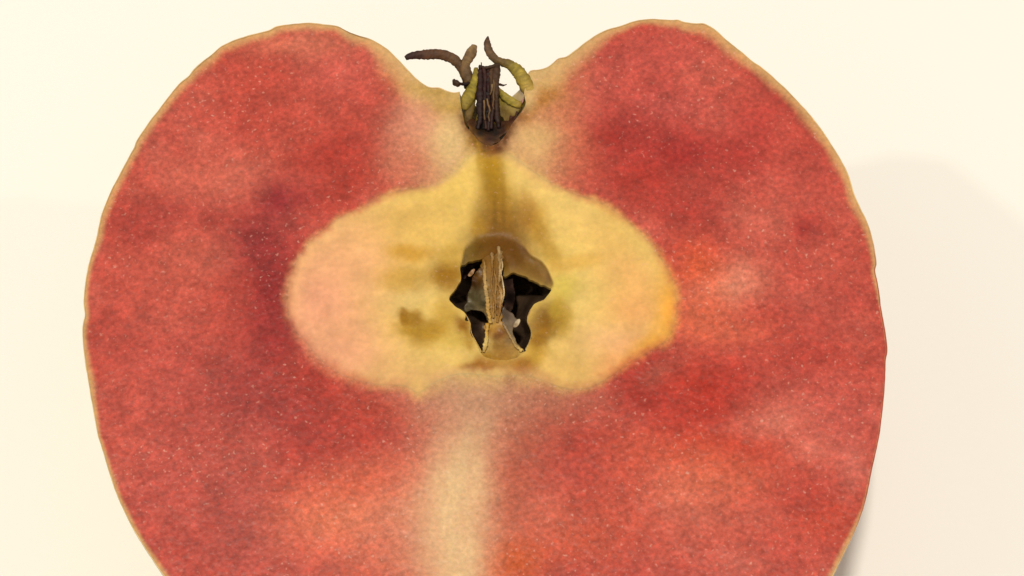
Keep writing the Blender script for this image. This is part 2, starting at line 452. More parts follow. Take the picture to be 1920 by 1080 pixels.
def band_width(x, y):
    w = np.zeros(x.shape); dmin = np.full(x.shape, 1e9)
    for line, bw in ((L_LINE, LB), (R_LINE, RB)):
        sub = line[::2, :2]
        d, _, _, i = nearest(sub, x, y, closed=False)
        key = []
        for (bx, by, ww) in bw:
            key.append((np.argmin((sub[:, 0] - bx) ** 2 + (sub[:, 1] - by) ** 2), ww))
        key.sort()
        wi = np.interp(i, [k[0] for k in key], [k[1] for k in key])
        m = d < dmin
        dmin = np.where(m, d, dmin); w = np.where(m, wi, w)
    return dmin, w

def blob(c, x, y, cx, cy, rx, ry, rot, col, st, edge=0.0, pw=1.0):
    a = math.radians(rot)
    u = ((x - cx) * math.cos(a) + (y - cy) * math.sin(a)) / rx
    v = (-(x - cx) * math.sin(a) + (y - cy) * math.cos(a)) / ry
    r2 = u * u + v * v
    if edge:
        w = st * (1 - sstep(1 - edge, 1 + edge, np.sqrt(r2)))
    else:
        w = st * np.exp(-r2 ** pw)
    return mixc(c, alb(col), w)

RED_BLOBS = [
 (430,330,150,55,-5,(208,101,77),.55),(370,480,110,70,0,(206,98,74),.45),(330,600,90,50,0,(206,94,72),.4),(280,760,90,120,10,(204,90,70),.35),
 (500,160,120,60,0,(194,76,56),.5),(640,130,80,60,0,(206,92,74),.5),(560,80,120,30,0,(212,112,82),.5),(600,230,120,45,-8,(196,78,58),.5),(620,285,90,38,-10,(182,62,45),.65),(737,250,42,45,0,(178,58,46),.7),(650,340,90,40,-20,(186,64,46),.6),
 (530,375,48,42,0,(160,54,48),.75),(485,455,70,60,30,(164,58,50),.7),(500,545,55,95,0,(157,48,42),.75),(440,560,60,70,0,(190,72,54),.4),(520,640,50,60,20,(160,52,44),.65),(400,410,50,30,0,(180,65,50),.5),(255,430,55,45,0,(184,68,52),.5),(310,400,60,25,-8,(178,68,55),.4),
 (590,720,80,60,30,(190,62,42),.6),(450,740,150,90,10,(170,66,54),.6),(330,700,70,60,0,(200,84,66),.4),(560,790,90,60,0,(172,62,50),.5),(700,780,90,45,10,(190,66,46),.65),(630,840,110,50,-8,(182,62,46),.55),(790,820,60,60,30,(182,74,56),.55),
 (410,930,120,120,0,(184,78,62),.5),(490,1000,70,80,0,(172,70,60),.55),(300,900,60,90,20,(204,88,70),.4),(560,920,80,60,-20,(196,78,58),.45),
 (650,970,130,75,-15,(224,114,78),.75),(700,900,90,40,-10,(210,90,60),.5),(600,1040,80,45,0,(208,92,68),.5),(730,1060,60,30,0,(212,98,64),.5),(540,1065,80,30,0,(190,78,62),.4),
 (1110,160,60,60,0,(204,92,74),.5),(1240,110,120,40,0,(202,86,70),.5),(1250,200,80,38,0,(192,84,70),.5),(1180,235,75,40,10,(186,70,56),.45),(1140,260,45,35,0,(174,54,42),.65),(1280,285,110,55,0,(176,56,45),.7),(1200,330,70,35,0,(180,60,44),.7),(1420,230,60,50,0,(188,68,54),.5),(1400,300,40,40,0,(180,58,46),.5),(1480,190,70,18,38,(180,66,52),.55),(1350,130,60,40,35,(206,96,74),.4),
 (1320,400,80,60,20,(180,58,45),.6),(1240,380,70,40,30,(186,64,48),.55),(1420,415,75,50,0,(204,98,76),.55),(1515,425,30,32,0,(174,58,46),.7),(1480,340,90,40,0,(202,86,68),.4),(1580,480,50,60,0,(202,86,66),.4),(1560,600,80,70,0,(196,82,64),.4),
 (1370,540,60,42,-20,(232,138,106),.95),(1310,500,50,45,30,(214,88,52),.7),(1320,590,70,55,0,(216,100,66),.75),(1430,600,90,60,0,(194,74,56),.5),(1370,620,70,30,0,(210,96,66),.5),
 (1200,720,55,65,0,(176,48,36),.85),(1330,720,120,45,5,(190,58,38),.8),(1340,770,110,45,0,(188,58,40),.7),(1230,700,50,25,-25,(176,80,60),.6),(1480,730,110,50,10,(192,74,58),.45),(1450,790,80,45,-15,(216,112,88),.6),(1580,790,70,70,0,(206,92,74),.45),(1520,660,80,30,0,(190,68,50),.5),
 (1280,850,150,40,6,(206,80,52),.7),(1380,835,120,25,10,(198,70,46),.6),(1520,850,50,30,0,(218,116,92),.5),(1500,930,75,60,0,(190,68,52),.65),(1560,970,80,45,-15,(196,72,48),.6),(1280,930,90,60,20,(214,108,80),.6),(1360,990,120,60,0,(204,92,68),.5),(1460,1050,110,45,0,(190,76,58),.5),(1380,1060,60,30,0,(206,100,78),.5),(1340,900,120,40,0,(212,98,66),.5),(1600,880,30,60,10,(206,104,84),.4),
 (1090,830,90,50,-20,(182,66,48),.6),(1100,930,70,70,30,(180,66,50),.6),(1180,890,60,60,0,(200,82,58),.5),(1020,970,60,60,0,(206,96,70),.55),(1100,1010,110,50,0,(204,86,56),.55),(1200,1030,80,45,0,(196,80,60),.45),(1150,960,80,40,20,(200,84,60),.5),
]

def streak(x, y, pts, soft, pw=2.0):
    p = np.array(pts, float)
    cx = np.interp(y, p[:, 1], p[:, 0]); hw = np.interp(y, p[:, 1], p[:, 2])
    return np.exp(-np.abs((x - cx) / (hw * soft)) ** pw)

def pigment(x, y):
    """natural colour of the cut face, in photo pixel coordinates on the cut plane"""
    wx = x + 14 * fbm(x, y, 60, 11) + 5 * fbm(x, y, 16, 12)
    wy = y + 14 * fbm(x, y, 60, 21) + 5 * fbm(x, y, 16, 22)
    # red flesh with mottling
    c = np.broadcast_to(alb((205, 90, 72)), x.shape + (3,)).copy()
    n1 = fbm(x, y, 80, 31, 4); n2 = fbm(x, y, 26, 41, 3); n3 = fbm(x * 0.6 + y * 0.3, y, 9, 45, 2)
    c = mixc(c, alb((176, 63, 53)), np.clip(n1 * 0.8, 0, 1) * 0.7)
    c = mixc(c, alb((225, 126, 102)), np.clip(-n1 * 0.8, 0, 1) * 0.7)
    for b in RED_BLOBS:
        r, g, bl = b[5]
        col = tuple(np.clip([205 + (r - 197) * 1.3, 90 + (g - 80) * 1.25, 72 + (bl - 61) * 1.2], 8, 250))
        c = blob(c, wx, wy, *b[:5], col, min(b[6] * 1.3, .95))
    th = np.arctan2(y - 560, (x - 915) * 0.9); rr = np.hypot(x - 915, y - 560)
    fib = vnoise(th * 260, rr, 5, 301) * 0.5 + vnoise(th * 260, rr * 0.25, 9, 302) * 0.5 - 0.5
    c = c * (1 + 0.20 * n2 + 0.10 * n3 + 0.14 * fib)[..., None]
    # pale vascular streak that runs down to the stem
    s0 = streak(wx, wy, [(890,690,110),(890,760,100),(875,820,90),(855,900,115),(825,980,150),(820,1040,130),(840,1080,105),(880,1250,60)], 1.0)
    c = mixc(c, alb((224, 138, 106)), s0 * 0.82 * sstep(690, 740, y))
    s1 = streak(wx, wy, [(905,690,100),(898,760,88),(882,820,66),(866,880,66),(850,960,80),(852,1080,58),(880,1250,40)], 1.0)
    fs = 1 + 0.22 * (vnoise(wx, y * 0.12, 7, 311) - 0.5) + 0.16 * (vnoise(x, y * 0.2, 16, 312) - 0.5)
    s1 = np.clip(s1 * fs, 0, 1)
    tcol = alb((212, 160, 118))[None] * (1 - sstep(740, 920, y))[..., None] + alb((242, 201, 143))[None] * sstep(740, 920, y)[..., None]
    c = c * (1 - (s1 * 0.92)[..., None]) + tcol * (s1 * 0.92)[..., None]
    for b in [(905,730,130,52,0,(205,150,112),.85),(880,705,100,30,0,(212,164,116),.6),(1020,730,90,40,10,(186,118,88),.6),(985,800,60,60,0,(182,104,76),.5),(965,890,36,70,12,(180,88,64),.5),(965,1055,55,40,0,(216,98,46),.85),(960,960,40,60,0,(190,84,58),.4)]:
        c = blob(c, wx, wy, *b)
    # tan zone round the calyx
    for b in [(838,255,66,80,25,(240,202,134),.95),(785,220,45,75,30,(238,164,128),.7),(852,190,45,28,0,(196,156,56),.85),(815,178,50,20,20,(208,166,88),.6),(770,300,45,40,0,(214,122,92),.55),
              (1003,265,62,66,-20,(234,190,122),.95),(1050,200,50,38,-20,(214,130,88),.7),(1060,290,45,45,0,(206,116,82),.5),(1015,160,40,36,0,(208,164,88),.8),(1080,140,26,40,30,(212,124,84),.5),
              (1010,190,40,12,-28,(186,120,46),.7),(1045,150,26,10,-40,(200,124,62),.7),(985,215,16,22,20,(176,112,42),.7),(880,262,14,26,0,(188,140,44),.6)]:
        c = blob(c, wx, wy, *b)
    # pale band below the skin
    d, w = band_width(x, y)
    w = w * (1 + 0.35 * fbm(x, y, 45, 51, 3))
    nearcal = np.exp(-((x - 915) / 190) ** 2) * (y < 260)
    w = w * (0.62 + 0.30 * nearcal)
    k = (1 - sstep(0.1, 1.4, d / np.maximum(w, 0.5))) * (0.78 + 0.15 * nearcal)
    gold = alb((232, 186, 118)) * (1 + 0.07 * fbm(x, y, 30, 55, 3))[..., None]
    gold = gold * (1 - nearcal[..., None] * 0.6) + alb((228, 188, 124)) * nearcal[..., None] * 0.6
    c = c * (1 - k[..., None]) + gold * k[..., None]
    c = blob(c, x, y, 815, 172, 60, 14, 12, (194, 152, 66), .6)
    # core
    e = nearest(CORE_L, x, y)[0] * np.where(inside(CORE_L, x, y), 1, -1)
    e = e + 8 * fbm(x, y, 34, 61, 3) + 3 * fbm(x, y, 9, 63, 2)
    soft = 12 + 9 * (1 - sstep(620, 760, x)) * sstep(480, 560, y) + 6 * sstep(640, 700, y) + 22 * np.exp(-((x - 915) / 110) ** 2) * sstep(680, 700, y) + 10 * np.exp(-((x - 930) / 130) ** 2) + 6 * sstep(1180, 1260, x)
    kin = sstep(-1, 1, e / soft)
    c2 = np.broadcast_to(alb((238, 198, 108)), x.shape + (3,)).copy()
    for b in [(600,560,105,160,25,(238,160,116),.95),(640,660,110,60,10,(236,162,114),.85),(680,480,70,60,-30,(238,172,112),.75),(850,350,60,70,40,(238,194,96),.85),(760,410,80,45,-20,(228,176,88),.6),(800,460,70,60,0,(226,178,88),.6),
              (760,700,110,25,0,(228,170,104),.6),(830,670,70,30,0,(228,186,98),.6),(770,545,55,30,0,(220,184,108),.6),
              (1000,330,60,40,30,(236,192,104),.9),(1080,400,70,50,30,(232,190,104),.75),(1150,460,70,50,40,(238,186,96),.7),(1080,560,60,60,0,(230,192,104),.75),(1190,580,60,55,0,(236,162,92),.75),(1180,520,60,40,20,(236,172,96),.6),(1120,640,60,40,0,(232,176,112),.7),(1060,690,90,35,0,(222,172,92),.7),(1150,680,60,25,-30,(226,152,88),.7),(1180,645,50,30,0,(234,164,112),.5),
              (1255,580,26,75,0,(242,166,62),.95),(1225,640,40,22,-35,(240,168,66),.9),(1180,675,50,12,-32,(222,142,62),.6),(1150,400,60,10,32,(222,160,80),.5)]:
        c2 = blob(c2, wx, wy, *b[:5], tuple(min(v + d_, 255) for v, d_ in zip(b[5], (7, 8, 10))), min(b[6] * 1.1, .97))
    c2 = blob(c2, wx, wy, 940, 545, 105, 125, 0, (206, 164, 66), .5)
    # browned channel above the cavity
    s2 = streak(wx * 0.6 + x * 0.4, y, [(915,270,20),(917,300,23),(926,350,32),(936,400,50),(940,445,66),(940,520,70),(945,600,40)], 1.0, 3.2) * (1 - sstep(470, 520, y))
    bc = alb((192, 142, 38))[None] * (1 - sstep(290, 440, y))[..., None] + alb((134, 90, 20))[None] * sstep(290, 440, y)[..., None]
    c2 = c2 * (1 - (s2 * .95)[..., None]) + bc * (s2 * .95)[..., None]
    for b in [(1012,420,22,45,-15,(190,136,44),.65),(985,395,18,40,-12,(168,108,36),.5),(1030,480,16,30,-20,(190,142,50),.5),(1075,495,60,16,-10,(222,168,74),.5),(895,425,16,20,0,(190,140,44),.5),
              (790,620,52,26,5,(188,144,48),.85),(785,645,26,20,0,(206,158,70),.5),(770,472,48,18,0,(206,150,54),.7),(755,520,55,26,0,(208,156,62),.6),(838,520,34,34,0,(160,112,30),.95),(850,480,26,24,0,(206,160,66),.5),(830,590,22,26,20,(190,144,50),.6),(862,612,16,30,-15,(150,100,30),.85),(880,640,10,22,-20,(168,116,30),.6),(850,640,30,20,0,(222,182,84),.6),
              (1022,608,34,36,20,(140,96,28),.97),(1010,640,20,26,20,(158,110,34),.8),(1050,600,22,36,0,(190,146,48),.6),(1048,540,28,26,0,(214,184,84),.75),(1036,575,12,20,20,(198,160,60),.6),
              (905,690,44,11,0,(166,104,26),.85),(985,690,30,15,-10,(168,108,34),.8),(940,680,60,14,0,(178,128,62),.7),(957,716,12,16,0,(160,112,40),.6),(1010,668,22,16,0,(196,146,46),.6)]:
        c2 = blob(c2, wx, wy, *b[:6], min(b[6] * 1.15, .97), pw=1.7)
    for b in [(770,590,26,16,8,(166,118,30),.9),(757,592,10,16,0,(160,112,26),.6),(790,615,44,22,4,(188,138,52),.45)]:
        c2 = blob(c2, wx, wy, *b, 0.35)
    c2 = c2 * (1 + 0.3 * (vnoise(x, y * 0.1, 8, 321) - 0.5) * s2)[..., None]
    c2 = c2 * (1 + 0.15 * fbm(x, y, 34, 71, 4) + 0.06 * n3 + 0.08 * fib)[..., None]
    ih = inside(HOL_L, x, y)
    dho = nearest(HOL_L, x, y)[0]
    c3 = c2.copy()
    for b in [(940,450,70,34,0,(124,82,22),.97),(878,465,18,40,15,(128,98,42),.95),(868,488,10,16,0,(116,94,56),.8),(900,455,14,20,0,(124,86,34),.7),(975,480,34,30,0,(118,78,24),.9),(1010,495,34,26,35,(124,86,34),.9),(1028,520,14,22,0,(112,78,48),.9),(1005,510,30,10,30,(140,100,50),.8),(980,455,12,20,-25,(108,70,30),.8)]:
        c3 = blob(c3, wx * .3 + x * .7, wy * .3 + y * .7, *b)
    kh = np.where(ih, sstep(0, 4 + 16 * (1 - sstep(445, 470, y)), dho), 0.0)
    c2 = c2 * (1 - kh[..., None]) + c3 * kh[..., None]
    c2 = c2 * (1 + 0.04 * (1 - np.clip(s2 * 2, 0, 1)))[..., None]
    c = c * (1 - kin[..., None]) + c2 * kin[..., None]
    # browned flesh next to the calyx cup
    dc = nearest(C_LINE, x, y, closed=False)[0]
    k = np.exp(-((dc + 5 * fbm(x, y, 14, 171, 3)) / 12.0) ** 2) * sstep(180, 235, y)
    c = mixc(c, alb((120, 72, 34)), k * 0.85)
    for b in [(918,280,26,13,0,(138,84,36),.95),(889,262,7,18,-15,(108,68,28),.9),(946,258,7,18,20,(112,68,30),.9),(905,276,8,12,0,(100,60,26),.8),(932,276,8,12,0,(104,62,28),.8),(900,300,10,22,0,(206,160,58),.5)]:
        c = blob(c, wx, wy, *b)
    c = blob(c, wx, wy, 893, 272, 10, 22, -20, (180, 132, 36), .6)
    return np.clip(c, 0.003, 0.9)

# ------------------------------------------------------------------ the apple
apple = bpy.data.objects.new("apple_half", None)
scene.collection.objects.link(apple)
apple.empty_display_size = 0.01
apple["label"] = "halved apple with red flesh and yellow core lying cut face up on the white table"
apple["category"] = "apple"

def hollow_depth(x, y):
    dh = nearest(HOL_L, x, y)[0] * inside(HOL_L, x, y)
    return 0.20 * sstep(0, 7, dh) * sstep(446, 476, y) + 0.026 * dh * sstep(0, 30, dh)

def relief(x, y):
    return (-0.05 + 0.035 * fbm(x, y, 30, 81, 3) + 0.02 * fbm(x, y, 8, 85, 2)) * MM

# outer body: the two half outlines turned about the core axis
AXIS = U(915, 200)[0]
def profile(line, n):
    p = unproject(line[:, 0], line[:, 1], H)
    L = np.r_[0, np.cumsum(np.linalg.norm(np.diff(p, axis=0), axis=1))]
    s = np.linspace(0, 1, n) * L[-1]
    return np.stack([np.interp(s, L, np.abs(p[:, 0] - AXIS)), np.interp(s, L, p[:, 1])], 1)
NS, NP = 260, 97
PR, PL = profile(R_LINE[3:], NS), profile(L_LINE, NS)

def body(inset):
    phi = np.linspace(0, math.pi, NP)
    w = (1 - np.cos(phi)) / 2
    r = PR[:, None, 0] * (1 - w) + PL[:, None, 0] * w
    y = PR[:, None, 1] * (1 - w) + PL[:, None, 1] * w
    s = np.linspace(0, 1, NS)[:, None]
    mid_w = np.exp(-((phi - math.pi / 2) / 0.8) ** 2)[None, :] * (np.sin(phi)[None, :] ** 0.5)
    y = y - 0.0062 * mid_w * sstep(0.0, 0.10, s) * (1 - sstep(0.14, 0.42, s))
    r = r * (1 + 0.012 * np.sin(phi * 5)[None, :] * sstep(0.05, 0.3, s) * (np.sin(phi) ** 2)[None, :])
    dep = r * np.sin(phi)[None, :]
    dep = dep * (H / dep.max())
    x = AXIS + r * np.cos(phi)[None, :]
    z = H - dep
    P = np.stack([x, y, z], -1)
    if inset:
        ctr = np.array([AXIS, P[:, :, 1].mean(), H])
        P = ctr + (P - ctr) * inset
        P[:, :, 2] = np.minimum(P[:, :, 2], H - 0.0002)
    idx = np.arange(NS * NP).reshape(NS, NP)
    q = np.stack([idx[:-1, :-1], idx[:-1, 1:], idx[1:, 1:], idx[1:, :-1]], -1).reshape(-1, 4)
    return P.reshape(-1, 3), q, phi, s

# flesh and core share one grid over the cut face, so that no joint shows between them
def cut_face(cell):
    x0, y0 = OUTLINE.min(0) - 2 * cell; x1, y1 = OUTLINE.max(0) + 2 * cell
    nx = int((x1 - x0) / cell) + 1; ny = int((y1 - y0) / cell) + 1
    gx, gy = np.meshgrid(x0 + np.arange(nx + 1) * cell, y0 + np.arange(ny + 1) * cell, indexing='ij')
    cx = gx[:-1, :-1] + cell / 2; cy = gy[:-1, :-1] + cell / 2
    lab = inside(OUTLINE, cx, cy).astype(int)
    lab[inside(CORE_L, cx, cy)] = 2
    lab[inside(CAV_L, cx, cy)] = 0
    pad = np.zeros((nx + 2, ny + 2), int); pad[1:-1, 1:-1] = lab
    quad = np.stack([pad[:-1, :-1], pad[1:, :-1], pad[:-1, 1:], pad[1:, 1:]])
    bord = quad.min(0) != quad.max(0)
    bx = gx[bord]; by = gy[bord]; bd = np.full(bx.shape, 1e9); sx = bx.copy(); sy = by.copy()
    for l in (OUTLINE, CORE_L, CAV_L):
        d, qx, qy, _ = nearest(l, bx, by)
        m = d < bd
        bd = np.where(m, d, bd); sx = np.where(m, qx, sx); sy = np.where(m, qy, sy)
    gx[bord] = sx; gy[bord] = sy
    idx = np.arange((nx + 1) * (ny + 1)).reshape(nx + 1, ny + 1)
    out = []
    for k in (1, 2):
        I, J = np.nonzero(lab == k)
        q = np.stack([idx[I, J], idx[I, J + 1], idx[I + 1, J + 1], idx[I + 1, J]], 1)
        used = np.unique(q)
        remap = np.full(idx.size, -1); remap[used] = np.arange(len(used))
        out.append((gx.ravel()[used], gy.ravel()[used], remap[q]))
    return out
(fx, fy, fq), (kx, ky, kq) = cut_face(2.6)

def with_wall(co, q, col, depth):
    be = border_edges(q); bv = np.unique(be)
    n = len(co); m = len(bv)
    mp_ = np.full(n, -1); mp_[bv] = np.arange(m)
    up = co[bv]; low = up.copy(); low[:, 2] -= depth
    wall = np.stack([mp_[be[:, 1]] + n, mp_[be[:, 0]] + n, mp_[be[:, 0]] + n + m, mp_[be[:, 1]] + n + m], 1)
    return np.vstack([co, up, low]), np.concatenate([q, wall]), np.vstack([col, col[bv], col[bv]])

top_co = unproject(fx, fy, H)
top_co[:, 2] += relief(fx, fy)
co_, q_, col_ = with_wall(top_co, fq, pigment(fx, fy), 0.0012)
bco, bq, _, _ = body(0.985)
new_mesh("flesh", np.vstack([co_, bco]), np.concatenate([q_, bq + len(co_)]), M_FLESH, apple,
         np.vstack([col_, np.broadcast_to(alb((205, 90, 70)), (len(bco), 3))]))

# core
dcv = nearest(CAV_L, kx, ky)[0]
top_co = unproject(kx, ky, H)
top_co[:, 2] += relief(kx, ky) - 0.10 * MM * np.exp(-dcv / 6.0) - hollow_depth(kx, ky) * MM
co_, q_, col_ = with_wall(top_co, kq, pigment(kx, ky), 0.0004)
core = new_mesh("core", co_, q_, M_CORE, apple, col_)

# skin: a thin rim on the cut face and the outside of the half
def build_skin():
    P, qb, phi, s = body(None)
    P = P.copy()
    n = len(P)
    x = P[:, 0]; y = P[:, 1]; zz = P[:, 2]
    nn = fbm(x * 9000 + 300, (y + zz) * 9000, 120, 91, 4)
    blush = sstep(-0.25, 0.75, (x - AXIS) / 0.038 * 0.6 + nn * 0.7)
    colr = alb((206, 178, 92)) * (1 - blush[:, None]) + alb((190, 82, 60)) * blush[:, None]
    cos, cols, fs = [P], [colr], [qb]
    for line, sgn in ((L_LINE, 1), (R_LINE[3:], -1)):
        p = line[:, :2]
        t = np.gradient(p, axis=0); t /= np.linalg.norm(t, axis=1)[:, None] + 1e-9
        nrm = np.stack([t[:, 1], -t[:, 0]], 1) * sgn * -1
        test = p[len(p) // 2] + nrm[len(p) // 2] * 6
        if not inside(OUTLINE, test[None, 0], test[None, 1])[0]:
            nrm = -nrm
        wid = (1.3 + 0.7 * fbm(p[:, 0], p[:, 1], 40, 95, 2))[:, None]
        rows = [unproject(*(p - nrm * 0.3).T, H - 0.0006), unproject(*(p - nrm * 0.3).T, H + 0.00001), unproject(*(p + nrm * wid).T, H + 0.00002), unproject(*(p + nrm * (wid + 0.6)).T, H - 0.00015)]
        m = len(p)
        right = sstep(1560, 1640, p[:, 0]) * sstep(380, 560, p[:, 1])
        cc = alb((236, 194, 128)) * (1 - right[:, None]) + alb((188, 88, 66)) * right[:, None]
        scar = np.exp(-((p[:, 0] - 660) / 32) ** 2) * (p[:, 1] < 120)
        cc = mixc(cc, alb((138, 88, 44)), scar * 0.8)
        cc = cc * (1 + 0.2 * fbm(p[:, 0], p[:, 1], 25, 97, 3))[:, None]
        base = sum(len(a) for a in cos)
        for rr in rows:
            cos.append(rr); cols.append(cc)
        i = np.arange(m - 1)
        for k in range(3):
            a = base + k * m + i
            f = np.stack([a, a + 1, a + 1 + m, a + m], 1)
            fs.append(f if sgn > 0 else f[:, ::-1])
    return new_mesh("skin", np.vstack(cos), np.concatenate(fs), M_SKIN, apple, np.vstack(cols))
build_skin()

# ------------------------------------------------------------------ inside of the core
cv = np.array(CAV_L); ctrc = cv.mean(0)
cham = ctrc + (cv - ctrc) * 1.03
vx, vy, q = grid_region(cham, [], 2.5)
d = nearest(cham, vx, vy)[0]
mid_ridge = np.exp(-((vx - 927) / 14) ** 2)
z = H - (0.45 + hollow_depth(vx, vy) * (vy < 555) + 7.5 * (1 - np.exp(-d / 13.0)) * (1 - 0.6 * mid_ridge)) * MM
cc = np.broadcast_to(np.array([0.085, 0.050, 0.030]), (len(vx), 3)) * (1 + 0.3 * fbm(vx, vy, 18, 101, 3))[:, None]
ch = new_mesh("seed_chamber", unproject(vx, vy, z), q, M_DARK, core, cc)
ch["label"] = "hollow dark brown seed chamber of the core"

def sheet(name, pts, cols, thick=0.10, cell=2.0, parent=None, jag=0.5, seed=1, mat=None):
    """thin torn membrane; pts rows: px, py, depth mm below the cut face; cols: list of (px,py,rgb)"""
    pl = resample(pts, 2.5)
    pl = np.hstack([rough_line(pl, jag, seed)[:, :2], pl[:, 2:]])
    vx, vy, q = grid_region(pl[:, :2], [], cell)
    P = np.array(pts, float)
    w = 1.0 / (((vx[:, None] - P[None, :, 0]) ** 2 + (vy[:, None] - P[None, :, 1]) ** 2) + 12.0) ** 1.2
    dep = (w * P[None, :, 2]).sum(1) / w.sum(1)
    dep = dep + 0.22 + 0.10 * fbm(vx, vy, 12, 110 + seed, 3)
    Cp = np.array([c[:2] for c in cols], float); Cc = np.array([alb(c[2]) for c in cols])
    w = 1.0 / (((vx[:, None] - Cp[None, :, 0]) ** 2 + (vy[:, None] - Cp[None, :, 1]) ** 2) + 20.0) ** 1.3
    cc = (w[..., None] * Cc[None]).sum(1) / w.sum(1)[:, None]
    cc = cc * (1 + 0.22 * fbm(vx, vy, 10, 120 + seed, 3))[:, None]
    return slab(name, vx, vy, q, H - dep * MM, thick * MM, mat or M_MEMB, parent or core, np.clip(cc, .003, .9), bottom=True)

sheet("carpel_membrane", [(864,499,2.2),(876,488,2.0),(890,480,1.8),(905,474,1.3),(900,487,2.0),(890,500,2.6),(880,513,3.0),(869,524,3.0),(863,512,2.4)],
      [(870,505,(52,32,28)),(895,482,(84,58,46)),(880,500,(62,40,34))], seed=2)
sheet("membrane_flake", [(877,516,1.6),(885,506,1.2),(891,505,1.0),(888,512,1.3),(882,518,1.7)], [(885,510,(176,132,88))], seed=3, cell=1.2, jag=.2)
sheet("carpel_membrane", [(886,519,1.5),(895,508,1.0),(906,500,.8),(908,530,.8),(911,560,.9),(915,602,1.4),(910,591,2.2),(900,583,2.7),(885,581,2.9),(872,584,2.7),(876,560,2.4),(882,540,2.0)],
      [(888,525,(86,58,30)),(900,520,(112,78,38)),(890,560,(112,98,64)),(905,565,(136,118,80)),(882,578,(100,88,62)),(908,590,(128,104,66))], seed=4)
sheet("core_column", [(905,480,1.2),(914,472,1.1),(925,476,1.1),(934,462,.8),(941,470,.8),(940,490,.7),(943,500,.6),(940,512,.6),(944,530,.5),(946,552,.5),(941,570,.6),(939,585,.7),(943,606,.6),(951,620,.7),(961,638,.6),(973,654,.4),(987,661,.15),(975,671,.1),(945,678,.1),(915,674,.1),(902,664,.15),(908,648,.5),(911,625,.7),(909,613,.7),(917,606,.7),(916,585,.7),(912,560,.7),(909,530,.7),(905,505,.7)],
      [(912,485,(134,92,40)),(935,470,(150,112,62)),(925,500,(140,98,44)),(911,530,(176,136,74)),(924,530,(152,108,50)),(933,525,(126,82,32)),(925,560,(158,114,54)),(915,560,(184,144,80)),(932,575,(140,94,42)),(920,590,(180,136,70)),
       (920,610,(216,166,76)),(938,626,(118,68,28)),(930,628,(136,84,34)),(912,640,(240,202,118)),(916,650,(228,186,100)),(928,650,(156,110,46)),(940,648,(150,108,50)),(955,640,(160,124,76)),(978,660,(222,182,96)),(965,656,(176,132,66)),(945,664,(164,116,52)),(930,676,(176,124,44)),(950,676,(180,130,52)),(968,670,(190,142,62)),(915,670,(184,132,42)),(912,620,(160,104,30)),(925,620,(180,128,52))], thick=.5, seed=7, jag=1.3, cell=1.6)
sheet("carpel_membrane", [(942,575,1.0),(955,584,1.3),(967,594,1.5),(974,604,1.4),(967,612,1.2),(961,620,1.0),(967,640,.9),(983,658,.4),(970,652,.5),(956,632,.7),(948,614,.8),(942,600,.8)],
      [(950,590,(96,78,62)),(965,600,(136,116,92)),(955,615,(142,118,86)),(965,645,(172,142,98))], seed=9)
sheet("membrane_flake", [(962,612,.9),(968,600,.7),(975,598,.6),(974,606,.7),(968,613,.9)], [(970,603,(206,180,138)),(965,610,(160,130,90))], seed=10, cell=1.2, jag=.2)
sheet("carpel_membrane", [(943,510,2.2),(952,500,2.4),(962,512,3.0),(962,535,3.2),(966,560,3.4),(957,585,2.6),(944,576,1.6),(945,555,1.6),(943,530,2.0)],
      [(950,520,(44,30,24)),(956,532,(82,62,52)),(955,560,(46,30,22)),(952,580,(78,60,48))], seed=11)
for pth in ([(872,588,.8,-.2),(880,603,1.3,-.3),(884,624,.9,-.3),(893,642,1.4,-.3),(902,660,1.8,-.2)],
            [(1018,563,.7,-.2),(1000,575,1.2,-.25),(990,595,1.6,-.3),(992,608,1.0,-.3),(997,625,1.3,-.3),(993,641,1.1,-.25),(986,657,2.0,-.2)]):
    sweep("membrane_edge", pth, M_MEMB, core, [(196,152,88),(206,164,96),(214,174,96)], flat=.6, seg=8, step=2, jag=.6, seed=77)
FIBRES = [([(907,486,1.5,-1.0),(909,515,3.2,-.5),(912,545,3.8,-.45),(915,575,3.4,-.5),(920,606,3.0,-.5)], [(150,112,60),(196,154,90),(206,164,98),(188,142,72),(206,160,76)]),
          ([(934,462,2.6,-.75),(936,480,3.2,-.7),(938,500,2.2,-.5),(936,530,2.6,-.45),(940,556,3.0,-.45),(937,582,2.4,-.5),(933,604,2.6,-.5)], [(186,150,98),(170,132,80),(206,170,114),(150,106,50),(196,152,90),(150,102,50),(176,126,56)]),
          ([(921,476,3.0,-1.0),(924,500,2.2,-.6),(921,530,1.8,-.5),(926,560,2.4,-.45),(925,596,2.0,-.5)], [(168,130,82),(136,94,44),(160,116,60),(146,100,46),(180,132,62)]),
          ([(928,505,1.2,-.5),(930,530,1.6,-.45),(929,560,1.4,-.4),(931,590,1.2,-.45)], [(150,108,54),(172,128,66),(140,96,44)]),
          ([(914,606,3.5,-.45),(913,625,2.8,-.5),(911,645,4.2,-.3),(905,660,2.6,-.1)], [(190,138,52),(206,160,74),(242,206,122),(212,164,80)]),
          ([(944,606,2.0,-.5),(952,622,2.4,-.5),(963,642,2.2,-.4),(978,658,3.2,-.1)], [(150,120,84),(170,136,88),(182,144,84),(226,186,100)])]
for i, (pth, cl) in enumerate(FIBRES):
    sweep("core_fibre", pth, M_MEMB, core, cl, flat=.28, seg=8, step=2, jag=.7, seed=80 + i, wander=.7)
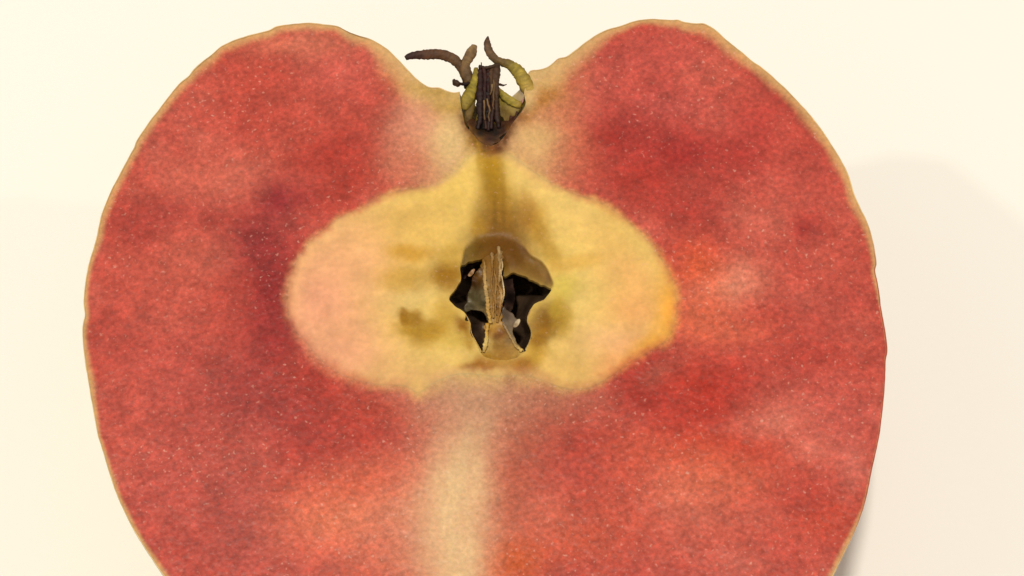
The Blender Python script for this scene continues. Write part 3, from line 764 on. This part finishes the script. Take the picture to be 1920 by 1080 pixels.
# torn pale edges of the column
for pth, cl in (([(940,484,.8,-.85),(942,500,1.7,-.75),(940,512,.7,-.55),(943,530,1.2,-.6),(945,550,1.6,-.6),(941,570,.7,-.7)], [(222,188,134),(228,198,148),(214,176,112)]),
                ([(906,505,.8,-.8),(909,526,1.8,-.75),(911,548,1.0,-.75),(914,566,1.9,-.75),(916,590,1.0,-.8)], [(206,168,108),(216,182,118),(200,160,92)]),
                ([(934,460,3.0,-.8),(938,475,2.2,-.85),(940,490,1.2,-.85)], [(196,160,108),(186,150,100),(180,140,90)]),
                ([(921,474,3.0,-1.1),(925,480,2.0,-1.15)], [(178,140,92),(168,124,76)])):
    sweep("column_ridge", pth, M_MEMB, core, cl, flat=.6, seg=8, step=2, jag=.5, seed=len(pth))

# ------------------------------------------------------------------ calyx at the end of the apple
def calyx_cup():
    n1 = 26
    t = np.linspace(0, 1, n1)
    RR = profile(np.array(CUP[:8], float), n1); LL = profile(np.array(CUP[:6:-1], float), n1)
    phi = np.linspace(0.0, math.pi, NP)
    w = (1 - np.cos(phi)) / 2
    r = RR[:, None, 0] * (1 - w) + LL[:, None, 0] * w
    y = RR[:, None, 1] * (1 - w) + LL[:, None, 1] * w
    y = y - 0.0010 * (np.sin(phi) ** 2)[None, :] * (1 - t)[:, None]
    P = np.stack([AXIS + r * np.cos(phi)[None, :], y, H - r * np.sin(phi)[None, :] * 0.9 - 0.00006], -1)
    ring = body(None)[0].reshape(NS, NP, 3)[0:1]
    P = np.concatenate([ring, P]); t = np.r_[0, t]; n1 += 1
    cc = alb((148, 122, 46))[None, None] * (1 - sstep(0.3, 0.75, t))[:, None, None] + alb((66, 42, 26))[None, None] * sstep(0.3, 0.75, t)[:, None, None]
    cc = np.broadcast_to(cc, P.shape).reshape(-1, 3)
    idx = np.arange(n1 * NP).reshape(n1, NP)
    q = np.stack([idx[:-1, :-1], idx[1:, :-1], idx[1:, 1:], idx[:-1, 1:]], -1).reshape(-1, 4)
    o = new_mesh("calyx_cup", P.reshape(-1, 3), q, M_DRY, apple, cc)
    o["label"] = "olive and dark brown hollow cup of the calyx"
    return o
cup = calyx_cup()
sheet("cup_floor", [(876,230,.1),(886,220,.6),(896,226,.9),(906,236,.9),(934,236,.9),(944,226,.9),(958,222,.6),(972,211,.05),(962,228,.0),(953,244,-.05),(943,258,-.1),(938,270,-.12),(926,268,-.12),(918,276,-.12),(906,268,-.12),(896,266,-.12),(889,252,-.1),(878,240,-.05)],
      [(885,232,(84,54,30)),(900,250,(40,26,20)),(918,262,(60,36,22)),(930,250,(38,25,20)),(945,245,(58,36,24)),(960,222,(78,48,28)),(953,244,(112,72,34)),(940,266,(120,78,34)),(895,262,(124,82,34)),(918,272,(118,74,32)),(880,240,(120,82,36)),(918,242,(42,28,22))], thick=.15, jag=1.6, seed=31, parent=apple, mat=M_DRY)["label"] = "dark rotten looking floor of the calyx cup"

DK, MD, TN = (58, 38, 26), (92, 66, 44), (150, 118, 72)
o = sweep("sepal", [(760,109,4.5,1.2),(772,104,7,1.2),(795,102,9.5,1.0),(820,101,10,.8),(842,106,10.5,.5),(856,115,10,.2),(866,128,9,-.1),(872,142,8,-.3),(878,165,7,-.6)], M_DRY, apple,
          [(56,36,32),(78,52,40),(96,66,46),(100,70,48),(104,76,50),(98,72,46),(84,60,40),(80,58,36)], flat=.45, jag=.12, seed=21)
o["label"] = "long curled brown sepal reaching out sideways"
o = sweep("sepal", [(890,85,6,.3),(886,95,9.5,.3),(880,107,10.5,.2),(873,120,10,.1),(874,135,12,0),(880,150,11,-.3),(884,170,8,-.7)], M_DRY, apple,
          [(156,124,80),(140,106,66),(132,102,64),(112,84,54),(104,78,48),(90,66,40)], flat=.5, jag=.15, seed=22)
o["label"] = "short blunt tan sepal"
o = sweep("sepal", [(915,68,1.2,.6),(914,78,6,.6),(916,92,8,.5),(923,104,8.5,.3),(932,113,8,.1),(944,117,8.5,.1),(958,122,10,.05),(972,134,12.5,0),(982,150,14.5,-.05),(991,167,13,-.25),(1000,184,8,-.5),(1006,196,3,-.6)], M_DRY, apple,
          [(86,62,46),(104,78,54),(120,90,56),(120,92,48),(150,128,52),(174,146,60),(186,152,66),(200,158,80),(212,168,94)], flat=.45, jag=.12, seed=23)
o["label"] = "pointed sepal, brown at the tip and green at the base"
o = sweep("sepal", [(893,127,4,.1),(892,142,6.5,.1),(889,158,8.5,.05),(883,174,12,0),(876,190,12,-.1),(871,206,7,-.4)], M_DRY, apple,
          [(142,120,50),(160,138,54),(164,142,54),(162,138,52),(158,132,52),(140,112,46)], flat=.4, jag=.1, seed=24)
o["label"] = "yellow green sepal stump beside the stamens"
o = sweep("sepal", [(934,166,4,-.1),(941,175,6.5,-.1),(951,184,8,-.1),(964,192,8,-.15),(977,198,6,-.2)], M_DRY, apple,
          [(140,118,50),(164,142,56),(172,148,58),(176,148,60),(164,130,54)], flat=.5, jag=.15, seed=25)
o["label"] = "small yellow green sepal stump in the cup"
o = sheet("sepal", [(936,178,.3),(950,189,.3),(966,198,.3),(977,201,.2),(969,213,.4),(956,226,.8),(946,225,1.0),(938,214,1.0),(934,195,.8)],
          [(945,192,(158,134,60)),(960,202,(150,124,60)),(950,215,(132,104,54)),(958,222,(120,92,46)),(940,205,(120,94,48))], seed=32, parent=apple, mat=M_DRY)
o["label"] = "olive brown papery sepal base in the cup"
o = sweep("sepal", [(889,172,4,-.4),(885,192,7,-.4),(881,210,9,-.5),(878,224,8,-.8),(880,238,4,-1.1)], M_DRY, apple, [(150,124,50),(128,102,48),(118,90,44),(90,66,34)], flat=.35, seed=26)
o["label"] = "small brownish sepal stump in the cup"

STAMENS = [([(915,130,14,-.5),(915,160,19,-.5),(914,200,19,-.6),(914,244,14,-.8)], [(58,40,30),(50,34,26),(44,30,22)]),
           ([(899,132,7,.0),(900,160,8,.0),(901,190,8,0),(900,220,6,-.2),(898,242,4,-.5)], [(62,40,30),(58,36,28),(54,34,26)]),
           ([(909,127,4,.3),(910,150,4,.3),(909,180,4,.25),(910,210,3.5,.1),(911,242,3,-.2)], [(72,48,34),(56,36,28),(70,48,34)]),
           ([(916,130,5,.1),(915,160,5,.1),(916,190,5,.05),(917,220,5,-.1),(917,245,4,-.4)], [(66,44,32),(60,40,30),(58,38,28)]),
           ([(923,128,5,.2),(922,160,4.5,.2),(924,190,4,.15),(923,220,4,0),(922,242,3,-.3)], [(96,70,48),(74,52,36),(56,38,28)]),
           ([(931,124,8,.1),(930,145,8.5,.1),(929,170,7.5,.1),(930,195,6,0),(933,220,6,-.2),(936,240,4,-.6)], [(84,60,44),(90,66,46),(72,50,34),(58,40,30)]),
           ([(926,150,2,.5),(927,165,2,.5),(925,185,1.8,.45),(927,205,1.6,.3)], [(128,98,62),(112,82,52),(100,72,46)]),
           ([(907,188,1.5,.55),(909,205,1.8,.5),(909,225,1.4,.3)], [(140,108,70),(124,94,60),(110,82,54)]),
           ([(913,185,1.5,.5),(917,200,1.8,.5),(916,215,1.6,.4),(918,228,1.4,.2)], [(134,102,64),(120,90,58),(116,88,56)]),
           ([(922,158,2.6,.6),(923,168,2.0,.5),(920,178,1.4,.45)], [(150,120,84),(128,98,64),(100,74,48)]),
           ([(899,124,3,.3),(912,127,3.5,.4),(926,124,4,.4),(938,121,4,.3)], [(60,42,30),(74,54,38),(88,64,42)]),
           ([(902,117,.8,.5),(903,123,1.6,.5),(900,130,2.5,.3)], [(70,52,40),(60,42,30)]),
           ([(938,158,2.4,.3),(944,160,2.0,.4),(949,158,.8,.5)], [(70,50,36),(60,42,32)])]
for i, (pth, cl) in enumerate(STAMENS):
    sweep("stamen", pth, M_DRY, apple, cl, flat=.8, seg=8, step=3, jag=.45, seed=40 + i, wander=1.1)
o = sweep("stamen", [(851,149,3,.4),(853,154,6,.4),(859,157,5.5,.4),(864,157,3,.3),(872,158,3.5,.1),(880,156,4,-.1)], M_DRY, apple, [(64,46,34),(78,56,38),(50,34,26),(60,42,30)], flat=.8, step=2, jag=.3, seed=60)
o["label"] = "dried stamen with a small dark anther sticking out sideways"
